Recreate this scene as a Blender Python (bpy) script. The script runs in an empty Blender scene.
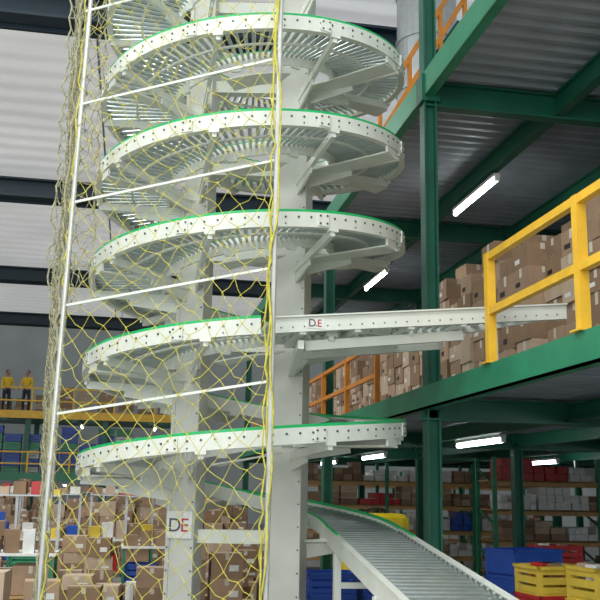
import bpy, math, random
from mathutils import Vector, Matrix
random.seed(7)
sc = bpy.context.scene
sc.view_settings.view_transform = 'Standard'

# ------------------------------------------------------------ materials
def mat(name, col, rough=0.5, metal=0.0, var=0.12, scale=6.0, emit=0.0, bump=0.0, stripe=None):
    m = bpy.data.materials.new(name); m.use_nodes = True
    nt = m.node_tree; b = nt.nodes['Principled BSDF']
    b.inputs['Roughness'].default_value = rough
    b.inputs['Metallic'].default_value = metal
    tc = nt.nodes.new('ShaderNodeTexCoord')
    n = nt.nodes.new('ShaderNodeTexNoise'); n.inputs['Scale'].default_value = scale
    n.inputs['Detail'].default_value = 5
    nt.links.new(tc.outputs['Object'], n.inputs['Vector'])
    r = nt.nodes.new('ShaderNodeValToRGB')
    r.color_ramp.elements[0].position = 0.3; r.color_ramp.elements[1].position = 0.7
    r.color_ramp.elements[0].color = tuple(c*(1-var) for c in col)+(1,)
    r.color_ramp.elements[1].color = tuple(min(1, c*(1+var)) for c in col)+(1,)
    nt.links.new(n.outputs['Fac'], r.inputs['Fac'])
    nt.links.new(r.outputs['Color'], b.inputs['Base Color'])
    if emit:
        nt.links.new(r.outputs['Color'], b.inputs['Emission Color'])
        b.inputs['Emission Strength'].default_value = emit
    if bump:
        bp = nt.nodes.new('ShaderNodeBump'); bp.inputs['Strength'].default_value = bump
        bp.inputs['Distance'].default_value = 0.02
        nt.links.new(n.outputs['Fac'], bp.inputs['Height'])
        nt.links.new(bp.outputs['Normal'], b.inputs['Normal'])
    return m

M_WHITE = mat('painted_steel', (0.74,0.76,0.68), 0.35, 0.0, 0.05, 4)
M_COL   = mat('column_paint', (0.60,0.60,0.54), 0.5, 0.0, 0.10, 3)
M_ROLL  = mat('zinc_roller', (0.52,0.57,0.56), 0.28, 0.8, 0.1, 9)
M_BOLT  = mat('bolt_dark', (0.10,0.10,0.09), 0.5, 0.5)
M_EDGE  = mat('green_guide_strip', (0.01,0.46,0.13), 0.45)
M_GREEN = mat('green_beam_paint', (0.010,0.11,0.065), 0.45, 0.0, 0.15, 3)
M_GREENB= mat('green_edge_paint', (0.02,0.22,0.11), 0.4, 0.0, 0.12, 3)
M_YEL   = mat('yellow_rail_paint', (0.80,0.46,0.03), 0.45)
M_ORG   = mat('orange_rail_paint', (0.62,0.22,0.02), 0.5)
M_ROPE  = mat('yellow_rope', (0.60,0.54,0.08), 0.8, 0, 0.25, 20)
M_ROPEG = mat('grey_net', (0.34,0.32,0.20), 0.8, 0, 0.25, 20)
M_POLE  = mat('aluminium_pole', (0.60,0.60,0.56), 0.4, 0.3)
M_DECK  = mat('galvanised_deck', (0.34,0.39,0.44), 0.42, 0.3, 0.14, 2)
M_CB    = [mat('cardboard_a', (0.42,0.28,0.18), 0.85, 0, 0.12, 5),
           mat('cardboard_b', (0.34,0.22,0.14), 0.85, 0, 0.12, 5),
           mat('cardboard_c', (0.52,0.39,0.28), 0.85, 0, 0.12, 5),
           mat('cardboard_d', (0.27,0.17,0.10), 0.85, 0, 0.12, 5)]
M_TAPE  = mat('packing_tape', (0.62,0.56,0.45), 0.3)
M_LABEL = mat('paper_label', (0.75,0.75,0.72), 0.7)
M_BLUE  = mat('blue_plastic', (0.02,0.09,0.45), 0.4)
M_RED   = mat('red_plastic', (0.50,0.03,0.03), 0.4)
M_YPL   = mat('yellow_plastic', (0.70,0.50,0.06), 0.4)
M_GPL   = mat('green_plastic', (0.03,0.30,0.14), 0.4)
M_TRAC  = mat('tractor_yellow', (0.85,0.62,0.02), 0.35)
M_WOOD  = mat('shelf_wood', (0.50,0.30,0.12), 0.6)
M_LAMP  = mat('tube_glow', (0.95,1.0,1.0), 0.5, 0, 0.0, 2, emit=14.0)
M_DARK  = mat('dark_steel', (0.015,0.035,0.05), 0.5)
M_DUCT  = mat('duct_metal', (0.45,0.47,0.48), 0.4, 0.4)
M_FLOOR = mat('concrete', (0.26,0.26,0.25), 0.6, 0, 0.2, 0.8, bump=0.1)
M_WALL  = mat('wall_cladding', (0.52,0.56,0.57), 0.7, 0, 0.1, 0.6)
M_SKIN  = mat('skin', (0.45,0.24,0.15), 0.6)
M_HAIR  = mat('hair', (0.02,0.015,0.012), 0.7)
M_VEST  = mat('yellow_vest', (0.85,0.55,0.02), 0.7)
M_TROU  = mat('trousers', (0.03,0.035,0.05), 0.8)
M_RUB   = mat('rubber', (0.02,0.02,0.02), 0.8)

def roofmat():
    m = mat('roof_panel', (0.78,0.79,0.79), 0.7, 0, 0.10, 0.35, emit=0.42)  # emission added to brighten the panels, which are no lamps
    nt = m.node_tree; b = nt.nodes['Principled BSDF']
    tc = nt.nodes.new('ShaderNodeTexCoord')
    w = nt.nodes.new('ShaderNodeTexWave'); w.bands_direction = 'Y'
    w.inputs['Scale'].default_value = 0.45; w.inputs['Distortion'].default_value = 1.2
    w.inputs['Detail'].default_value = 2
    nt.links.new(tc.outputs['Object'], w.inputs['Vector'])
    bp = nt.nodes.new('ShaderNodeBump'); bp.inputs['Strength'].default_value = 0.8
    bp.inputs['Distance'].default_value = 0.15
    nt.links.new(w.outputs['Fac'], bp.inputs['Height'])
    nt.links.new(bp.outputs['Normal'], b.inputs['Normal'])
    return m
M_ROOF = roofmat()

# ------------------------------------------------------------ builder
class MB:
    def __init__(s): s.v=[]; s.f=[]; s.m=[]; s.mats=[]
    def mi(s,m):
        if m not in s.mats: s.mats.append(m)
        return s.mats.index(m)
    def hexa(s, pts, m):
        i=len(s.v); s.v+= [tuple(p) for p in pts]; k=s.mi(m)
        for q in ((0,3,2,1),(4,5,6,7),(0,1,5,4),(1,2,6,5),(2,3,7,6),(3,0,4,7)):
            s.f.append(tuple(i+a for a in q)); s.m.append(k)
    def box(s, c, d, m, rz=0.0):
        cx,cy,cz=c; hx,hy,hz=d[0]/2,d[1]/2,d[2]/2; co,si=math.cos(rz),math.sin(rz)
        pts=[]
        for z in (-hz,hz):
            for x,y in ((-hx,-hy),(hx,-hy),(hx,hy),(-hx,hy)):
                pts.append((cx+x*co-y*si, cy+x*si+y*co, cz+z))
        s.hexa(pts,m)
    def beam(s,p,q,w,h,m):
        p=Vector(p);q=Vector(q);d=(q-p).normalized()
        up=Vector((0,0,1)) if abs(d.z)<0.95 else Vector((0,1,0))
        r=d.cross(up).normalized(); u=r.cross(d).normalized()
        pts=[]
        for e in (p,q):
            for a,b in ((-1,-1),(1,-1),(1,1),(-1,1)):
                pts.append(e+r*a*w/2+u*b*h/2)
        s.hexa(pts,m)
    def ibeam(s,p,q,w,h,m,t=0.02):
        p=Vector(p);q=Vector(q); o=Vector((0,0,h/2-t/2))
        s.beam(p+o,q+o,w,t,m); s.beam(p-o,q-o,w,t,m); s.beam(p,q,t,h-2*t,m)
    def cyl(s,p,q,r1,r2,m,n=8,cap=True):
        p=Vector(p);q=Vector(q);d=(q-p).normalized()
        up=Vector((0,0,1)) if abs(d.z)<0.95 else Vector((0,1,0))
        r=d.cross(up).normalized(); u=r.cross(d)
        i=len(s.v); k=s.mi(m)
        for e,rad in ((p,r1),(q,r2)):
            for j in range(n):
                a=2*math.pi*j/n
                s.v.append(tuple(e+r*math.cos(a)*rad+u*math.sin(a)*rad))
        for j in range(n):
            j2=(j+1)%n
            s.f.append((i+j,i+j2,i+n+j2,i+n+j)); s.m.append(k)
        if cap:
            s.f.append(tuple(i+j for j in reversed(range(n)))); s.m.append(k)
            s.f.append(tuple(i+n+j for j in range(n))); s.m.append(k)
    def build(s,name,parent=None,smooth=False):
        me=bpy.data.meshes.new(name); me.from_pydata(s.v,[],s.f)
        for m in s.mats: me.materials.append(m)
        me.polygons.foreach_set('material_index', s.m)
        if smooth: me.polygons.foreach_set('use_smooth',[True]*len(s.f))
        me.update()
        o=bpy.data.objects.new(name,me); sc.collection.objects.link(o)
        if parent: o.parent=parent
        return o
def empty(name):
    e=bpy.data.objects.new(name,None); sc.collection.objects.link(e); return e

# ------------------------------------------------------------ spiral conveyor
CX,CY=1.042,8.451; RO,RI=1.51,0.80; PITCH=0.88; A0=-97.0
AS,AE=-363.6,1750.0
def hz(a):
    z=2.06+PITCH*(a-A0)/360.0
    if a<AS+120: z-=0.13*((AS+120-a)/120.0)**1.6
    return z
def hp(a,r,dz=0.0):
    t=math.radians(a); return Vector((CX+r*math.cos(t), CY+r*math.sin(t), hz(a)+dz))
spiral=empty('spiral_conveyor')
def strip(mb,a0,a1,r0,r1,z0,z1,m,step=3.0):
    n=max(1,int(round((a1-a0)/step))); i=len(mb.v); k=mb.mi(m)
    for j in range(n+1):
        a=a0+(a1-a0)*j/n
        for r,z in ((r0,z0),(r1,z0),(r1,z1),(r0,z1)):
            mb.v.append(tuple(hp(a,r,z)))
    for j in range(n):
        b=i+4*j
        for q in range(4):
            q2=(q+1)%4
            mb.f.append((b+q,b+4+q,b+4+q2,b+q2)); mb.m.append(k)
    mb.f.append((i,i+1,i+2,i+3)); mb.m.append(k)
    b=i+4*n; mb.f.append((b+3,b+2,b+1,b)); mb.m.append(k)
mb=MB()
BH=0.128
gap0,gap1=267.0,263+38      # where the take-off joins
for a,b in ((AS,gap0),(gap1,AE)):
    strip(mb,a,b,RO-0.03,RO,-BH,0.0,M_WHITE)
    strip(mb,a,b,RO-0.06,RO-0.005,-BH,-BH+0.012,M_WHITE)
    strip(mb,a,b,RO-0.035,RO-0.006,0.0,0.024,M_EDGE)
strip(mb,AS,AE,RI,RI+0.025,-BH,0.0,M_WHITE)
strip(mb,AS,AE,RI+0.002,RI+0.022,0.0,0.015,M_EDGE)
a=AS+2
while a<AE:
    if not(gap0<=a<=gap1):
        p=hp(a,RO,-0.045); q=hp(a,RO+0.006,-0.045); mb.cyl(p,q,0.010,0.010,M_BOLT,6)
        if int(a/4.2)%3==0:
            p=hp(a,RO,-0.10); q=hp(a,RO+0.006,-0.10); mb.cyl(p,q,0.007,0.007,M_BOLT,6)
    a+=4.2
a=AS+20
while a<AE:
    if not(gap0-4<=a<=gap1+4):
        t=math.radians(a)
        c=hp(a,RO+0.006,-0.062); mb.box(c,(0.012,0.10,0.11),M_WHITE,t)
        for dz in (-0.03,-0.095):
            for dt in (-1.2,1.2): mb.cyl(hp(a+dt,RO+0.012,dz),hp(a+dt,RO+0.018,dz),0.009,0.009,M_BOLT,6)
    a+=45
mb.build('side_frames',spiral)
mb=MB(); a=AS+1
while a<AE:
    mb.cyl(hp(a,RI+0.02,-0.042),hp(a,RO-0.03,-0.042),0.014,0.0225,M_ROLL,8,False); a+=3.5
strip(mb,AS,AE,1.15,1.17,-0.10,-0.08,M_WHITE)
mb.build('rollers',spiral,True)
# columns
mb=MB()
colL=(0.535,8.54); colR=(1.455,8.376)
RZC=math.radians(-24)
def loc(c,a,b): return (c[0]+a*math.cos(RZC)-b*math.sin(RZC), c[1]+a*math.sin(RZC)+b*math.cos(RZC))
for (x,y),w in ((colL,0.27),(colR,0.32)):
    d=w*0.85
    mb.box((x,y,3.9),(w,d,7.2),M_COL,RZC)
    mb.box((x,y,0.15),(w+0.25,w+0.25,0.3),M_COL,RZC)
    for s in (-1,1):
        px,py=loc((x,y),s*(w/2-0.02),-d/2-0.006); mb.box((px,py,3.9),(0.035,0.012,7.2),M_COL,RZC)
    for i in range(34):
        for s in (-1,1):
            px,py=loc((x,y),s*(w/2-0.02),-d/2-0.014); mb.cyl((px,py,0.5+i*0.2),(px-0.003,py-0.006,0.5+i*0.2),0.008,0.008,M_BOLT,6)
mb.build('columns',spiral)
mb=MB()
k=AS+14
while k<AE:
    t=math.radians(k); rel=((k-A0+180)%360)-180
    c=colR if rel>0 else colL
    z=hz(k)-0.18
    p=Vector((c[0],c[1],z-0.02)); q=hp(k,RO-0.02,-0.155)
    mb.beam(p,q,0.04,0.07,M_WHITE)
    d=(q-p).normalized(); mb.beam(p+d*0.10-Vector((0,0,0.08)),p+d*0.62-Vector((0,0,0.03)),0.02,0.12,M_WHITE)
    for r in (RI+0.012,RO-0.015):
        e=hp(k,r,-0.11); mb.box(e,(0.03,0.09,0.09),M_WHITE,t)
    k+=40
for lev in range(-1,5):
    for rel,wd in ((58,0.20),(112,0.20),(-62,0.14)):
        kk=A0+360*lev+rel
        if kk<AS+10: continue
        c=colR if rel>0 else colL
        q=hp(kk,RO-0.02,-0.20); p=Vector((c[0],c[1],q.z+0.02))
        mb.beam(p,q,wd,0.015,M_WHITE)
        t=math.radians(kk); mb.box(hp(kk,RO-0.02,-0.165),(0.02,wd,0.07),M_WHITE,t)
for i in range(8):
    z=1.2+i*0.88
    mb.beam((colL[0],colL[1],z),(colR[0],colR[1],z+0.0),0.1,0.12,M_WHITE)
mb.build('support_arms',spiral)
mb=MB()
for lev in range(-1,5):
    for rel0,rel1 in ((60,120),(-20,25)):
        aa=A0+360*lev+rel0; bb=A0+360*lev+rel1
        if aa<AS+10: continue
        strip(mb,aa,bb,RI-0.25,RI-0.01,-0.20,-0.185,M_WHITE,6)
mb.build('inner_trays',spiral)
def text(name,s,loc,rot,size,m,parent):
    cu=bpy.data.curves.new(name,'FONT'); cu.body=s; cu.size=size; cu.extrude=0.002; cu.align_x='CENTER'
    o=bpy.data.objects.new(name,cu); sc.collection.objects.link(o); o.location=loc; o.rotation_euler=rot
    cu.materials.append(m); o.parent=parent; return o
rz=RZC
nrm=Vector((math.sin(rz),-math.cos(rz),0)); tang=Vector((math.cos(rz),math.sin(rz),0))
pl=MB(); pc=Vector((colL[0],colL[1],1.30))+nrm*(0.27*0.85/2+0.02)
pl.box(pc,(0.24,0.012,0.24),M_LABEL,rz); pl.build('logo_plate',spiral)
text('logo_d','D',pc+nrm*0.009-tang*0.045+Vector((0,0,-0.06)),(math.radians(90),0,rz),0.17,M_BOLT,spiral)
text('logo_e','E',pc+nrm*0.009+tang*0.05+Vector((0,0,-0.06)),(math.radians(90),0,rz),0.17,M_RED,spiral)

# ------------------------------------------------------------ straight roller conveyors
tk=empty('roller_conveyor')
mb=MB()
def zt(x): return 2.957+0.10*(x-1.042)
x0,xn,xf=1.042,3.56,2.86; yn,yf=6.93,7.66
def slopebar(mb,xa,xb,y,w,zt0,zb0,m):
    pts=[(xa,y-w/2,zt(xa)+zb0),(xb,y-w/2,zt(xb)+zb0),(xb,y+w/2,zt(xb)+zb0),(xa,y+w/2,zt(xa)+zb0),
         (xa,y-w/2,zt(xa)+zt0),(xb,y-w/2,zt(xb)+zt0),(xb,y+w/2,zt(xb)+zt0),(xa,y+w/2,zt(xa)+zt0)]
    mb.hexa(pts,m)
slopebar(mb,x0,xn,yn,0.03,0.0,-0.13,M_WHITE)
slopebar(mb,x0,xn,yn-0.02,0.04,0.0,-0.012,M_WHITE)
slopebar(mb,x0,xn,yn+0.02,0.05,-0.118,-0.13,M_WHITE)
slopebar(mb,x0+0.3,xf,yf,0.03,0.0,-0.15,M_WHITE)
slopebar(mb,x0+0.3,xf,yf-0.02,0.05,-0.138,-0.15,M_WHITE)
mb.beam((xn,yn,zt(xn)-0.06),(xf,yf,zt(xf)-0.06),0.025,0.10,M_WHITE)
x=x0+0.05
while x<xn-0.05:
    ye=yf if x<xf else yn+(xn-x)/(xn-xf)*(yf-yn)
    mb.cyl((x,yn,zt(x)-0.045),(x,ye,zt(x)-0.045),0.022,0.022,M_ROLL,8,False); x+=0.085
for x in (1.3,1.75,2.2,2.65):
    mb.beam((x,yn,zt(x)-0.13),(x,yf,zt(x)-0.13),0.05,0.04,M_WHITE)
for i in range(26):
    x=x0+0.08+i*0.094; mb.cyl((x,yn-0.015,zt(x)-0.09),(x,yn-0.021,zt(x)-0.09),0.006,0.006,M_BOLT,6)
for yy in (yf-0.05,yn+0.18):
    mb.beam((1.35,yy,zt(1.35)-0.22),(2.70,yy,zt(2.70)-0.20),0.05,0.08,M_WHITE)
mb.beam((1.3,7.0,zt(1.3)-0.22),(colR[0],colR[1],zt(1.3)-0.3),0.05,0.07,M_WHITE)
for x,y in ((3.1,yf-0.28),):
    mb.box((x,y,(2.63+zt(x)-0.13)/2),(0.05,0.05,zt(x)-0.13-2.63),M_WHITE)
    mb.box((x,y,2.636),(0.12,0.12,0.012),M_WHITE)
mb.build('frame_and_rollers',tk)
lp=Vector((1.40,yn-0.018,zt(1.40)-0.065)); pl=MB(); pl.box(lp,(0.14,0.006,0.09),M_LABEL); pl.build('logo_plate',tk)
text('logo_d','D',lp+Vector((-0.03,-0.005,-0.03)),(math.radians(90),0,0),0.085,M_BOLT,tk)
text('logo_e','E',lp+Vector((0.03,-0.005,-0.03)),(math.radians(90),0,0),0.085,M_RED,tk)

inc=empty('roller_conveyor')
mb=MB()
t=math.radians(AS); rad=Vector((math.cos(t),math.sin(t),0)); tan=Vector((math.sin(t),-math.cos(t),0))
SL=0.100; L=4.5
def ip(s,r,dz): 
    b=Vector((CX,CY,hz(AS)))+rad*r+tan*s; b.z+=-SL*s+dz; return b
for r in (RI+0.012,RO-0.015):
    mb.beam(ip(0,r,-0.07),ip(L,r,-0.07),0.03,0.14,M_WHITE)
    mb.beam(ip(0,r,0.008),ip(L,r,0.008),0.05,0.012,M_WHITE)
    mb.beam(ip(0,r,0.02),ip(0.5,r,0.02),0.022,0.02,M_EDGE)
s=0.06
while s<L:
    mb.cyl(ip(s,RI+0.02,-0.03),ip(s,RO-0.03,-0.03),0.025,0.025,M_ROLL,10,False); s+=0.122
mb.beam(ip(0,(RI+RO)/2,-0.125),ip(L,(RI+RO)/2,-0.125),RO-RI-0.1,0.01,M_DARK)  # dark sheet added so the gaps between rollers look shaded
s=0.06
while s<L:
    for r in (RI+0.035,RO-0.045):
        mb.cyl(ip(s,r,-0.03),ip(s,r+(0.008 if r<1 else -0.008),-0.03),0.03,0.03,M_BOLT,8)
    s+=0.122
for s in (0.5,2.2,3.9):
    for r in (RI+0.012,RO-0.015):
        p=ip(s,r,-0.14); mb.box((p.x,p.y,p.z/2),(0.06,0.06,p.z),M_WHITE)
        mb.box((p.x,p.y,0.01),(0.14,0.14,0.02),M_WHITE)
    p=ip(s,RI,-0.4);q=ip(s,RO,-0.4); mb.beam(p,q,0.04,0.05,M_WHITE)
mb.build('frame_and_rollers',inc)

# ------------------------------------------------------------ safety net
net=empty('safety_net')
PC=Vector((1.018,6.677,0)); PLb=Vector((-0.60,7.43,0)); PLt=Vector((-0.545,7.42,0)); PB=Vector((-0.76,9.75,0))
mb=MB()
mb.cyl((PC.x,PC.y,0),(PC.x+0.0,PC.y,7.0),0.021,0.021,M_POLE,10)
mb.cyl((PLb.x-0.03,PLb.y,0),(PLt.x,PLt.y,7.0),0.020,0.020,M_POLE,10)
mb.cyl((PB.x,PB.y,0),(PB.x,PB.y,7.0),0.018,0.018,M_POLE,10)
for p in (PC,PLb,PB): mb.box((p.x,p.y,0.01),(0.2,0.2,0.02),M_POLE)
for i in range(-1,4):
    zL=3.06+0.88*i; zC=3.30+0.88*i
    mb.beam((PLb.x+0.01,PLb.y,zL),(PC.x,PC.y,zC),0.012,0.02,M_WHITE)
    mb.beam((PLb.x+0.01,PLb.y,zL),(PB.x,PB.y,zL-0.2),0.012,0.02,M_WHITE)
mb.build('net_poles',net)
mb=MB()
for ph,rr in ((0.0,0.034),(2.6,0.030)):
    z=0.2; pr=None
    while z<6.95:
        a=ph+2.4+1.3*math.sin(z*2.7+ph)+0.6*math.sin(z*7.1)
        q=Vector((PC.x+rr*math.cos(a)-0.012,PC.y+rr*math.sin(a)*0.6-0.018,z))
        if pr is not None: mb.cyl(pr,q,0.0075,0.0075,M_ROPE,6,False)
        pr=q; z+=0.045
mb.build('border_rope',net)
def wob(u,z,k): return math.sin(z*1.7+u*5+k)+0.6*math.sin(z*4.1-u*8+2*k)+0.4*math.sin(z*7.3+u*13+k)
def netpanel(name,A,B,nu,z0,z1,cell,m,r,jit,bul,amp):
    mb=MB(); nv=int((z1-z0)/cell); P={}
    tv=(B-A).normalized(); nrmv=Vector((0,0,1)).cross(tv)
    for j in range(nv+1):
        for i in range(nu+1):
            u=i/nu; z=z0+j*cell; e=math.sin(math.pi*u)**0.5
            sag=0.03*wob(u,z,1)*e+bul*math.sin(math.pi*u)
            p=A.lerp(B,u)+nrmv*sag+tv*amp*wob(u,z,4)*(0.25+e)
            P[i,j]=Vector((p.x,p.y,z+amp*1.3*wob(u,z,7)*e-0.10*e))+Vector([random.uniform(-jit,jit) for _ in range(3)])
    for j in range(nv):
        for i in range(nu+1):
            if (i+j)%2==0:
                for di in (-1,1):
                    if 0<=i+di<=nu: 
                        a,b=P[i,j],P[i+di,j+1]
                        mid=(a+b)/2+Vector((0,0,-0.010))+Vector([random.uniform(-jit,jit)*0.7 for _ in range(3)])
                        mb.cyl(a,mid,r,r,m,4,False); mb.cyl(mid,b,r,r,m,4,False)
                if random.random()<0.8: mb.box(P[i,j],(r*4,r*4,r*4),m)
    for i in (0,nu):
        for j in range(nv): mb.cyl(P[i,j],P[i,j+1],r*2.2,r*2.2,m,5,False)
    mb.build(name,net)
netpanel('net_front',PC+Vector((-0.045,-0.02,0)),PLb,18,0.2,6.9,0.105,M_ROPE,0.0029,0.021,-0.04,0.03)
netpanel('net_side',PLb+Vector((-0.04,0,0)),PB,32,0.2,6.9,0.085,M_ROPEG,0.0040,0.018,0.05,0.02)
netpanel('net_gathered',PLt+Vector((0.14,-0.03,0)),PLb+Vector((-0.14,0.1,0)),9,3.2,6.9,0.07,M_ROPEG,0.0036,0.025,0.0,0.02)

# ------------------------------------------------------------ mezzanine
XE=2.75; DZ=2.63
YS=(-1.1,3.7,8.5,13.3,18.1,22.9); XS=(2.9,5.9,8.9,11.9)
mz=empty('mezzanine')
mb=MB()
for y in YS:
    for x in XS:
        mb.box((x-0.06,y,2.95),(0.02,0.15,5.9),M_GREEN); mb.box((x+0.06,y,2.95),(0.02,0.15,5.9),M_GREEN)
        mb.box((x,y,2.95),(0.11,0.02,5.9),M_GREEN)
        mb.box((x,y,0.01),(0.3,0.3,0.02),M_GREEN)
        mb.box((x,y,DZ-0.11),(0.2,0.2,0.2),M_GREEN); mb.box((x,y,5.8),(0.2,0.2,0.3),M_GREEN)
mb.box((2.84,8.5,7.6),(0.02,0.15,3.4),M_GREEN); mb.box((2.96,8.5,7.6),(0.02,0.15,3.4),M_GREEN); mb.box((2.9,8.5,7.6),(0.11,0.02,3.4),M_GREEN)
mb.build('mezzanine_columns',mz)
mb=MB()
Y0,Y1=-1.2,23.0; X1=12.0
for zt_,h,xe in ((DZ,0.22,XE),(5.98,0.28,2.83)):
    zc=zt_-0.02-h/2
    mb.beam((xe+0.01,Y0,zt_-h/2),(xe+0.01,Y1,zt_-h/2),0.02,h,M_GREENB)
    mb.beam((xe+0.05,Y0,zt_-h+0.01),(xe+0.05,Y1,zt_-h+0.01),0.10,0.02,M_GREENB)
    for x in (4.35,5.9,7.4,8.9,10.4,11.9): mb.ibeam((x,Y0,zc-0.06),(x,Y1,zc-0.06),0.12,h-0.04,M_GREEN)
    for y in YS: mb.ibeam((xe+0.03,y,zc-0.07),(X1,y,zc-0.07),0.14,h,M_GREEN)
mb.build('mezzanine_beams',mz)
for nm,z,xe in (('lower_deck',DZ,XE),('upper_deck',5.98,2.83)):
    mb=MB(); k=mb.mi(M_DECK)
    y=Y0; prof=[]
    while y<Y1:
        prof+=[(y,z-0.06),(y+0.06,z-0.06),(y+0.09,z-0.015),(y+0.15,z-0.015)]; y+=0.2
    i=len(mb.v)
    for (yy,zz) in prof: mb.v+= [(xe+0.02,yy,zz),(X1,yy,zz)]
    for j in range(len(prof)-1):
        mb.f.append((i+2*j,i+2*j+1,i+2*j+3,i+2*j+2)); mb.m.append(k)
    mb.box(((xe+X1)/2+0.01,(Y0+Y1)/2,z-0.005),(X1-xe-0.02,Y1-Y0,0.01),M_DECK)
    mb.build(nm,mz)
def railing(name,pts,m,h=0.93,z=DZ,w=0.07,parent=None):
    o=empty(name); mb=MB()
    if parent: o.parent=parent
    for p in pts: mb.box((p[0],p[1],z+h/2),(w,w,h),m); mb.box((p[0],p[1],z+0.006),(w+0.06,w+0.06,0.012),m)
    a,b=pts[0],pts[-1]
    for hh in (h,h*0.5): mb.beam((a[0],a[1],z+hh-0.03),(b[0],b[1],z+hh-0.03),w*0.8,w*0.85,m)
    mb.build('rails_and_posts',o)
railing('guard_railing',[(XE+0.03,6.68-1.5*i) for i in range(5)],M_YEL,h=0.90,w=0.07)
railing('guard_railing',[(XE+0.06,10.2+1.5*i) for i in range(8)],M_ORG,h=0.75,w=0.06)

def tube(p,L=1.25,drop=0.3):
    o=empty('fluorescent_lamp'); mb=MB(); x,y,z=p
    mb.cyl((0,-L/2,0),(0,L/2,0),0.032,0.032,M_LAMP,10)
    mb.box((0,0,0.055),(0.09,L,0.04),M_LABEL)
    for e in (-L/2,L/2): mb.box((0,e,0.01),(0.06,0.03,0.08),M_LABEL)
    for e in (-L/3,L/3): mb.cyl((0,e,0.07),(0,e,drop),0.006,0.006,M_BOLT,5)
    mb.build('tube_and_housing',o); o.location=(x,y,z)
for y in (1.0,6.0,10.9,15.9,20.5): tube((4.36 if y>9 else 5.0,y,5.52),L=1.5,drop=0.1)
for y in (6.5,11.6,17.0,21.0): tube((4.62,y,2.30),L=1.6,drop=0.25)
for y in (11.0,17.0): tube((8.1,y,2.28),drop=0.28)

# ------------------------------------------------------------ cardboard boxes
def cbox(mb,c,d,rz=0.0,mt=None):
    mt=mt or random.choice(M_CB)
    mb.box(c,d,mt,rz)
    co,si=math.cos(rz),math.sin(rz)
    def off(x,y): return (c[0]+x*co-y*si,c[1]+x*si+y*co)
    mb.box((c[0],c[1],c[2]+d[2]/2+0.001),(d[0]*1.001,0.05,0.003),M_TAPE,rz)
    x,y=off(0,-d[1]/2-0.001)
    mb.box((x,y,c[2]+d[2]*0.36),(0.05,0.003,d[2]*0.26),M_TAPE,rz)
    x,y=off(d[0]*0.22,-d[1]/2-0.001); 
    if random.random()<0.4: mb.box((x,y,c[2]-d[2]*0.1),(d[0]*0.3,0.003,d[2]*0.25),M_LABEL,rz)
    x,y=off(-d[0]/2-0.001,0)
    if random.random()<0.6: mb.box((x,y,c[2]+d[2]*0.3),(0.003,0.05,d[2]*0.38),M_TAPE,rz)
    if random.random()<0.5:
        x,y=off(-d[0]/2-0.001,d[1]*0.2); mb.box((x,y,c[2]-d[2]*0.15),(0.003,d[1]*0.3,d[2]*0.2),M_HAIR if random.random()<0.5 else M_LABEL,rz)
def stack(mb,x,y,z0,h,w,dd,rj=0.05,hs=(0.26,0.42)):
    z=z0
    while z<z0+h-0.12:
        hh=random.uniform(*hs)
        cbox(mb,(x+random.uniform(-.02,.02),y+random.uniform(-.02,.02),z+hh/2),(w*random.uniform(.88,.97),dd*random.uniform(.88,.97),hh-0.004),random.uniform(-rj,rj))
        z+=hh
for part in (0,1,2):
    mb=MB()
    y=(2.0,9.3,15.0)[part]; ye=(9.2,15.0,22.0)[part]
    while y<ye:
        for x in (3.9,4.27,4.64,5.01,5.38):
            hb=1.6 if y<9.3 else (1.45 if y<12 else 1.15)
            stack(mb,x+ (0.14 if y<8 else 0),y,DZ,hb+random.uniform(-0.3,0.25)+(x-3.95)*0.28,0.36,0.37,0.06,(0.18,0.3))
        y+=0.385
    mb.build('cardboard_box_stack')
def tote(mb,c,d,m,rz=0.0,slat=True):
    x,y,z=c; w,dd,h=d; t=0.02
    co,si=math.cos(rz),math.sin(rz)
    def bx(ox,oy,oz,sx,sy,sz,mm=m): mb.box((x+ox*co-oy*si,y+ox*si+oy*co,z+oz),(sx,sy,sz),mm,rz)
    bx(0,0,t/2,w,dd,t)
    for s in (-1,1):
        n=3 if slat else 1
        for k in range(n):
            zz=h*(k+0.5)/n
            bx(0,s*(dd/2-t/2),zz,w,t,h/n*0.72 if slat else h)
            bx(s*(w/2-t/2),0,zz,t,dd,h/n*0.72 if slat else h)
        for q in (-1,1): bx(s*(w/2-0.02),q*(dd/2-0.02),h/2,0.045,0.045,h)
        bx(0,s*(dd/2),h-0.015,w+0.03,0.03,0.03); bx(s*(w/2),0,h-0.015,0.03,dd+0.03,0.03)
def pallet(mb,x,y):
    for k in (-0.45,0,0.45): mb.box((x+k,y,0.05),(0.09,1.0,0.10),M_WOOD)
    for k in range(5): mb.box((x,y-0.42+k*0.21,0.115),(1.1,0.13,0.025),M_WOOD)
tables=[]
for ri,(yy,h) in enumerate(((12.6,0.5),(14.3,0.7),(16.2,0.85),(18.4,1.0),(21.0,1.1),(24.0,1.2),(27.5,1.2),(31.5,1.3))):
    mb=MB(); x=-1.2-0.32*(yy-8)
    while x<2.0+0.02*yy:
        if random.random()<0.27:
            tables.append((x,yy))
        elif random.random()<0.95:
            pallet(mb,x,yy); hh=h+random.uniform(-0.35,0.25)
            for ax in (-0.37,0,0.37):
                for ay in (-0.25,0.25):
                    stack(mb,x+ax,yy+ay,0.128,max(0.2,hh+random.uniform(-0.4,0.25)),0.38,0.46,0.2,(0.13,0.32))
            for q in range(3):
                if random.random()<0.6:
                    cm=random.choice([M_RED,M_YPL,M_LABEL,M_LABEL,M_BLUE]+M_CB+M_CB)
                    z0=random.uniform(0.2,0.6)
                    cbox(mb,(x-0.4+0.4*q,yy-0.72,z0/2),(0.32,0.25,z0),random.uniform(-.3,.3),cm)
        x+=1.25
    mb.build('cardboard_box_pallets')
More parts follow.
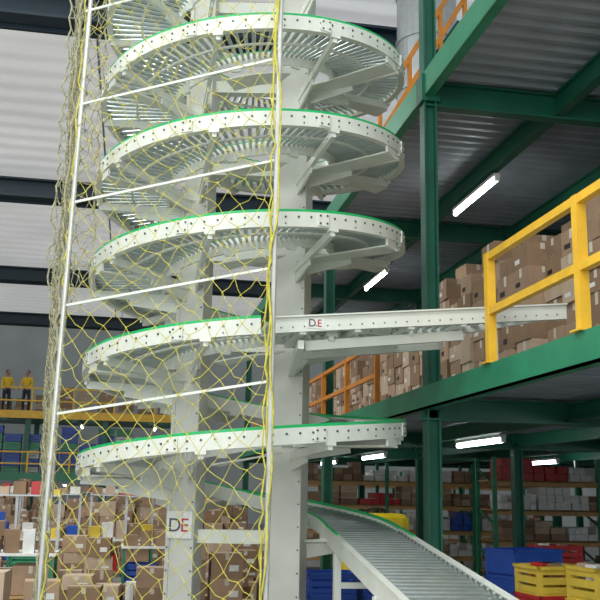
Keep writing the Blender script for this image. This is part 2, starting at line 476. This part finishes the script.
for (x,y) in tables:
    o=empty('packing_table'); mb=MB()
    mb.box((x,y,0.77),(1.15,0.8,0.03),M_LABEL); mb.box((x,y,0.25),(1.1,0.75,0.025),M_WOOD)
    for sx in (-1,1):
        for sy in (-1,1): mb.box((x+sx*0.53,y+sy*0.36,0.38),(0.04,0.04,0.76),M_GREENB if x>-3 else M_DUCT)
        mb.box((x+sx*0.53,y+0.36,1.15),(0.04,0.04,0.75),M_DUCT)
    mb.box((x,y+0.36,1.5),(1.1,0.3,0.02),M_DUCT)
    mb.build('frame',o); mb=MB()
    cols=M_CB+M_CB+[M_LABEL,M_LABEL,M_RED,M_BLUE,M_YPL]
    for q in range(5):
        w=random.uniform(.14,.2); hh=random.uniform(.1,.3)
        mb.box((x-0.44+q*0.22,y-0.18,0.786+hh/2),(w,random.uniform(.15,.3),hh),random.choice(cols),random.uniform(-.3,.3))
        mb.box((x-0.44+q*0.22,y+0.36,1.511+hh*0.3),(w,0.22,hh*0.6),random.choice(cols),random.uniform(-.1,.1))
    tote(mb,(x-0.27,y,0.263),(0.48,0.5,0.26),random.choice([M_BLUE,M_RED,M_GPL]))
    cbox(mb,(x+0.27,y,0.45),(0.45,0.5,0.36))
    mb.build('packed_goods',o)
mb=MB()
stack(mb,-1.45,10.7,0.0,0.5,0.5,0.45,0.2); stack(mb,-0.9,11.2,0,0.45,0.4,0.4,0.3,(.2,.3)); stack(mb,-0.4,11.3,0.0,0.6,0.4,0.4,0.3,(.2,.3)); stack(mb,-0.05,11.0,0.0,0.35,0.35,0.35,0.3,(.2,.3)); stack(mb,0.35,11.5,0,0.75,0.4,0.4,0.1,(0.2,0.3)); stack(mb,0.8,11.4,0,0.95,0.4,0.4,0.1,(0.2,0.3)); stack(mb,1.25,11.4,0,0.85,0.4,0.4,0.1,(0.2,0.3))
mb.build('cardboard_box_stack')

# ------------------------------------------------------------ crates
def totestack(name,x,y,n,m,d=(0.6,0.42,0.24),rz=0.0,z0=0.0,fill=None,slat=True):
    mb=MB()
    for i in range(n): tote(mb,(x,y,z0+i*d[2]),d,m if not isinstance(m,list) else m[i%len(m)],rz+random.uniform(-.03,.03),slat)
    if fill:
        for i in range(6):
            mb.box((x+random.uniform(-.5,.5)*(d[0]-0.2),y+random.uniform(-.5,.5)*(d[1]-0.18),z0+n*d[2]-0.04),(0.12,0.1,0.12),random.choice(fill),random.uniform(0,1))
    return mb.build(name)
totestack('blue_tote_stack',4.22,9.4,4,M_BLUE,d=(0.66,0.46,0.265),rz=0.3,slat=False)
totestack('yellow_crate_stack',4.02,7.2,4,[M_RED,M_RED,M_YPL,M_YPL],d=(0.62,0.42,0.262),rz=0.12,fill=M_CB+[M_LABEL,M_YPL])
totestack('yellow_crate_stack',3.85,8.0,4,[M_RED,M_YPL,M_RED,M_YPL],d=(0.5,0.42,0.25),rz=0.1,fill=M_CB+[M_RED])
totestack('blue_tote_stack',2.35,10.6,3,M_BLUE,d=(0.55,0.42,0.24))
totestack('red_crate_stack',1.85,10.75,3,M_RED,d=(0.3,0.4,0.24))
totestack('blue_tote_stack',2.95,10.6,3,M_BLUE,d=(0.5,0.42,0.24))
random.seed(21)
for i in range(4):
    totestack('red_crate_stack' if i%2 else 'blue_tote_stack',4.95+i*0.95,11.9+0.2*(i%2),random.randint(2,4),[M_RED,M_BLUE,M_YPL] if i%2 else M_BLUE,d=(0.6,0.42,0.24),rz=0.1*i,fill=M_CB+[M_LABEL])

# ------------------------------------------------------------ yellow tow tractor
tt=empty('tow_tractor')
mb=MB(); bx,by=3.28,12.2
mb.box((bx,by,0.52),(0.75,1.5,0.55),M_TRAC); mb.box((bx,by+0.45,1.0),(0.7,0.55,0.5),M_TRAC)
mb.box((bx,by-0.5,1.06),(0.68,0.45,0.60),M_TRAC)
hull=mb.build('hull',tt)
bv=hull.modifiers.new('b','BEVEL'); bv.width=0.10; bv.segments=3
mb=MB()
mb.box((bx,by-0.74,1.0),(0.45,0.02,0.22),M_RUB)
mb.box((bx,by+0.05,0.86),(0.5,0.3,0.12),M_RUB); mb.box((bx,by+0.16,1.1),(0.5,0.08,0.36),M_RUB)
mb.cyl((bx,by-0.27,1.1),(bx,by-0.15,1.36),0.02,0.02,M_RUB,8)
for j in range(12):
    a=j*math.pi/6; b=a+math.pi/6
    mb.cyl((bx+0.16*math.cos(a),by-0.15+0.14*math.sin(a),1.36-0.06*math.sin(a)),(bx+0.16*math.cos(b),by-0.15+0.14*math.sin(b),1.36-0.06*math.sin(b)),0.014,0.014,M_RUB,6)
for sx in (-1,1):
    for yy in (-0.5,0.5): mb.cyl((bx+sx*0.29,by+yy,0.22),(bx+sx*0.42,by+yy,0.22),0.22,0.22,M_RUB,20)
    mb.cyl((bx+sx*0.25,by-0.74,0.8),(bx+sx*0.25,by-0.77,0.8),0.06,0.06,M_LABEL,14)
mb.build('seat_wheels_controls',tt)

# ------------------------------------------------------------ racks under the mezzanine
def rack(x0,x1,y,shelves,seed):
    random.seed(seed); o=empty('storage_rack'); mb=MB()
    x=x0
    while x<=x1+0.01:
        for dy in (0,0.8): mb.box((x,y+dy,1.15),(0.07,0.06,2.3),M_GREENB)
        for z in (0.4,1.1,1.8): mb.beam((x,y,z),(x,y+0.8,z+0.3),0.03,0.03,M_GREENB)
        x+=2.0
    for z in shelves:
        mb.box(((x0+x1)/2,y,z),(x1-x0,0.05,0.09),M_WOOD); mb.box(((x0+x1)/2,y+0.8,z),(x1-x0,0.05,0.09),M_WOOD)
        mb.box(((x0+x1)/2,y+0.4,z+0.04),(x1-x0,0.85,0.02),M_WOOD)
    mb.build('rack_frame',o)
    mb=MB()
    for z in shelves:
        x=x0+0.15
        while x<x1-0.15:
            w=random.uniform(0.6,1.3); n=random.choice([3,4,5,6]); rows=random.choice([2,3]); 
            r=random.random(); hh=random.uniform(0.11,0.14)
            base=[M_LABEL] if r<0.6 else (M_CB if r<0.9 else [random.choice([M_BLUE,M_RED,M_YPL])])
            for i in range(n):
                for k in range(rows):
                    if k==rows-1 and random.random()<0.35: continue
                    bw=w/n; mb.box((x+bw*(i+.5),y+0.33+random.uniform(-.03,.03),z+0.051+hh*(k+.5)),(bw*0.9,0.5,hh*0.94),random.choice(base))
            x+=w+0.03
    mb.build('rack_goods',o)
rack(6.4,12.4,15.4,(0.25,0.80,1.33,1.84),1)
rack(3.6,9.6,19.5,(0.25,0.80,1.33,1.84),2)
rack(4.2,12.2,27.0,(0.25,0.80,1.33,1.84),3)

# ------------------------------------------------------------ upper stair rail and duct
o=empty('stair_handrail'); mb=MB()
for dz in (0,0.42):
    mb.beam((2.92,10.55,6.5-dz),(4.1,10.4,8.6-dz),0.05,0.06,M_ORG)
for f in (0.02,0.35,0.7,0.98):
    x=2.92+1.18*f; z=6.5+2.1*f; mb.box((x,10.55-0.15*f,z-0.45),(0.05,0.05,0.9),M_ORG)
mb.beam((2.92,10.62,5.95),(4.1,10.5,7.8),0.05,0.22,M_GREEN)
mb.build('handrail',o)
mb=MB(); mb.cyl((4.05,11.9,5.98),(4.05,11.9,9.6),0.45,0.45,M_DUCT,32)
for z in (6.6,7.4,8.2,9.0): mb.cyl((4.05,11.9,z),(4.05,11.9,z+0.05),0.47,0.47,M_DUCT,32)
mb.build('ventilation_duct',None)

# ------------------------------------------------------------ far platform with people
fp=empty('picking_platform'); mb=MB()
YF=36.9
for z in (4.5,2.1):
    mb.box((-5.5,YF+2,z-0.1),(17,4,0.2),M_GREEN); mb.box((-5.5,YF-0.02,z-0.08),(17,0.05,0.3),M_YEL if z>3 else M_GREENB)
for x in range(-13,4,3):
    for y in (YF+0.2,YF+3.8): mb.box((x,y,2.2),(0.2,0.2,4.4),M_GREEN)
mb.build('platform_deck',fp)
railing('guard_railing',[(-13.5+1.6*i,YF+0.1) for i in range(11)],M_YEL,h=1.0,z=4.5,w=0.07,parent=fp)
railing('guard_railing',[(-13.5+1.6*i,YF+0.1) for i in range(11)],M_YEL,h=0.9,z=2.1,w=0.07,parent=fp)
mb=MB(); random.seed(4)
x=-13.2
while x<2.5:
    for lv in range(random.randint(4,6)):
        tote(mb,(x,YF+0.75,2.1+lv*0.32),(0.62,0.5,0.30),random.choice([M_BLUE,M_GPL,M_BLUE,M_BLUE,M_LABEL]))
    x+=0.72
mb.build('tote_row',fp)
mb=MB(); x=-13
while x<2.5:
    stack(mb,x,YF+2.6,4.5,random.uniform(0.6,1.3),0.7,0.6); x+=0.85
mb.build('cardboard_box_stack')
for x in (-9,-5.5,-2,1.0):
    tube((x,YF+1.5,4.1),1.6,0.3)
    tube((x-0.5,YF+1.0,1.72),1.6,0.28)

def person(loc,rz,seed):
    o=empty('warehouse_worker'); o.location=loc; o.rotation_euler=(0,0,rz)
    def skin(name,pts,edges,rads,m):
        me=bpy.data.meshes.new(name); me.from_pydata(pts,edges,[]); ob=bpy.data.objects.new(name,me)
        sc.collection.objects.link(ob); ob.parent=o; me.materials.append(m)
        md=ob.modifiers.new('s','SKIN'); me.skin_vertices[0].data[0].use_root=True
        for i,r in enumerate(rads): me.skin_vertices[0].data[i].radius=(r,r*0.8) if not isinstance(r,tuple) else r
        s=ob.modifiers.new('u','SUBSURF'); s.levels=1; s.render_levels=2
        return ob
    f=0.25 if seed else 0.12
    skin('trousers',[(0,0,0.95),(-0.1,0,0.86),(-0.11,-0.02,0.48),(-0.12,0.03,0.09),(0.1,0,0.86),(0.11,0.02,0.48),(0.12,0.0,0.09),(0,0,1.02)],
         [(0,1),(1,2),(2,3),(0,4),(4,5),(5,6),(0,7)],[(0.15,0.11),0.095,0.07,0.05,0.095,0.07,0.05,(0.15,0.10)],M_TROU)
    skin('vest',[(0,0,1.0),(0,0.0,1.2),(0,0,1.38),(0,0,1.45),(-0.18,0,1.40),(-0.24,-0.03,1.14),(-0.2,-f,0.98),(0.18,0,1.40),(0.24,-0.03,1.14),(0.2,-f,0.98)],
         [(0,1),(1,2),(2,3),(2,4),(4,5),(5,6),(2,7),(7,8),(8,9)],[(0.15,0.10),(0.15,0.10),(0.16,0.10),0.06,0.065,0.05,0.036,0.065,0.05,0.036],M_VEST)
    for sx in (-1,1):
        P=[(sx*0.2,-f,0.98),(sx*0.19,-f-0.06,0.95),(sx*0.19,-f-0.10,0.93)]; E=[(0,1),(1,2)]; R=[0.028,0.035,0.03]
        for k in range(4):
            n=len(P); xx=sx*(0.155+0.022*k); P+=[(xx,-f-0.14,0.92),(xx,-f-0.175+0.005*abs(k-1.5),0.895)]; E+=[(2,n),(n,n+1)]; R+=[0.010,0.008]
        n=len(P); P+=[(sx*0.15,-f-0.07,0.945),(sx*0.13,-f-0.11,0.93)]; E+=[(1,n),(n,n+1)]; R+=[0.011,0.009]
        skin('hand',P,E,R,M_SKIN)
    skin('head_and_neck',[(0,0,1.42),(0,0.0,1.50),(0,-0.01,1.58),(0,-0.005,1.66),(0,0,1.71),(0,-0.10,1.595)],[(0,1),(1,2),(2,3),(3,4),(2,5)],[0.055,0.05,(0.075,0.09),(0.078,0.095),0.05,0.016],M_SKIN)
    skin('hair',[(0,0.035,1.60),(0,0.03,1.68),(0,0.0,1.735)],[(0,1),(1,2)],[(0.085,0.075),(0.088,0.10),(0.06,0.08)],M_HAIR)
    fb=MB()
    for sx in (-1,1):
        fb.box((sx*0.03,-0.092,1.625),(0.022,0.01,0.010),M_HAIR); fb.box((sx*0.08,0,1.61),(0.02,0.035,0.06),M_SKIN)
        fb.box((sx*0.11,-0.05+ (0.01 if sx>0 else 0.04),0.04),(0.09,0.26,0.08),M_HAIR)
    fb.box((0,-0.09,1.555),(0.05,0.012,0.010),M_RED)
    fb.build('face_and_shoes',o)
person((-4.98,YF+0.75,4.5),0.5,0); person((-4.2,YF+0.65,4.5),-0.3,1)

# ------------------------------------------------------------ shell
def slab(name,c,d,m): b=MB(); b.box(c,d,m); return b.build(name)
slab('floor',(0,20,-0.1),(40,56,0.2),M_FLOOR)
slab('wall_back',(0,47,5),(40,0.3,10.5),M_WALL)
slab('wall_left',(-18,20,5),(0.3,54,10.5),M_WALL)
slab('wall_right',(18,20,5),(0.3,54,10.5),M_WALL)
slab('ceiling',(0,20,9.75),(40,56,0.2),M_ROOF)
mb=MB()
for y in (4.6,13.7,23.1,33.0,42.0):
    mb.ibeam((-18,y,9.15),(18,y,9.15),0.35,0.5,M_DARK,0.05)
    mb.beam((-18,y+0.25,8.88),(18,y+0.25,8.88),0.08,0.08,M_DARK)
for x in (-15,-8,-1,6,13): mb.beam((x,-6,9.6),(x,46,9.6),0.04,0.05,M_DECK)
mb.build('roof_beams')
for x,y,z in ((-0.5,30,6.2),(1.0,28,5.5),(0.6,35,6.0),(-6.5,32,7.2),(-9,30,7.6),(2.5,33,5.6)):
    tube((x,y,z),1.5,9.0-z)

# ------------------------------------------------------------ light
w=bpy.data.worlds.new('world'); sc.world=w; w.use_nodes=True
w.node_tree.nodes['Background'].inputs['Color'].default_value=(0.86,0.95,1.0,1)
w.node_tree.nodes['Background'].inputs['Strength'].default_value=1.15
def area(name,loc,rot,sx,sy,e,col=(0.97,1,0.99)):
    l=bpy.data.lights.new(name,'AREA'); l.shape='RECTANGLE'; l.size=sx; l.size_y=sy; l.energy=e; l.color=col
    o=bpy.data.objects.new(name,l); sc.collection.objects.link(o); o.location=loc; o.rotation_euler=rot
area('overhead_fill',(-3,1,9.4),(0,0,0),7,4,800)  # these overhead area lights are added fill, not openings in the roof
area('overhead_fill',(-4,9.5,9.4),(0,0,0),7,3.5,600)
area('rear_fill',(-4,-3,4.5),(math.radians(75),0,math.radians(-20)),6,4,420)  # fill light added behind the camera, no real fitting
area('overhead_fill',(-5,19,9.5),(0,0,0),8,1.2,450)  # added overhead fill, deeper in the hall

# ------------------------------------------------------------ camera
cam=bpy.data.cameras.new('camera'); co=bpy.data.objects.new('camera',cam); sc.collection.objects.link(co)
cam.sensor_width=36; cam.lens=54
yaw,p,roll=math.radians(10.4),math.radians(12.1),math.radians(1.1)
F=Vector((math.sin(yaw)*math.cos(p),math.cos(yaw)*math.cos(p),math.sin(p)))
R=Vector((math.cos(yaw),-math.sin(yaw),0)); U=R.cross(F)
R2=R*math.cos(roll)+U*math.sin(roll); U2=U*math.cos(roll)-R*math.sin(roll)
Mx=Matrix((R2,U2,-F)).transposed().to_4x4(); Mx.translation=Vector((0,0,1.6))
co.matrix_world=Mx
sc.camera=co
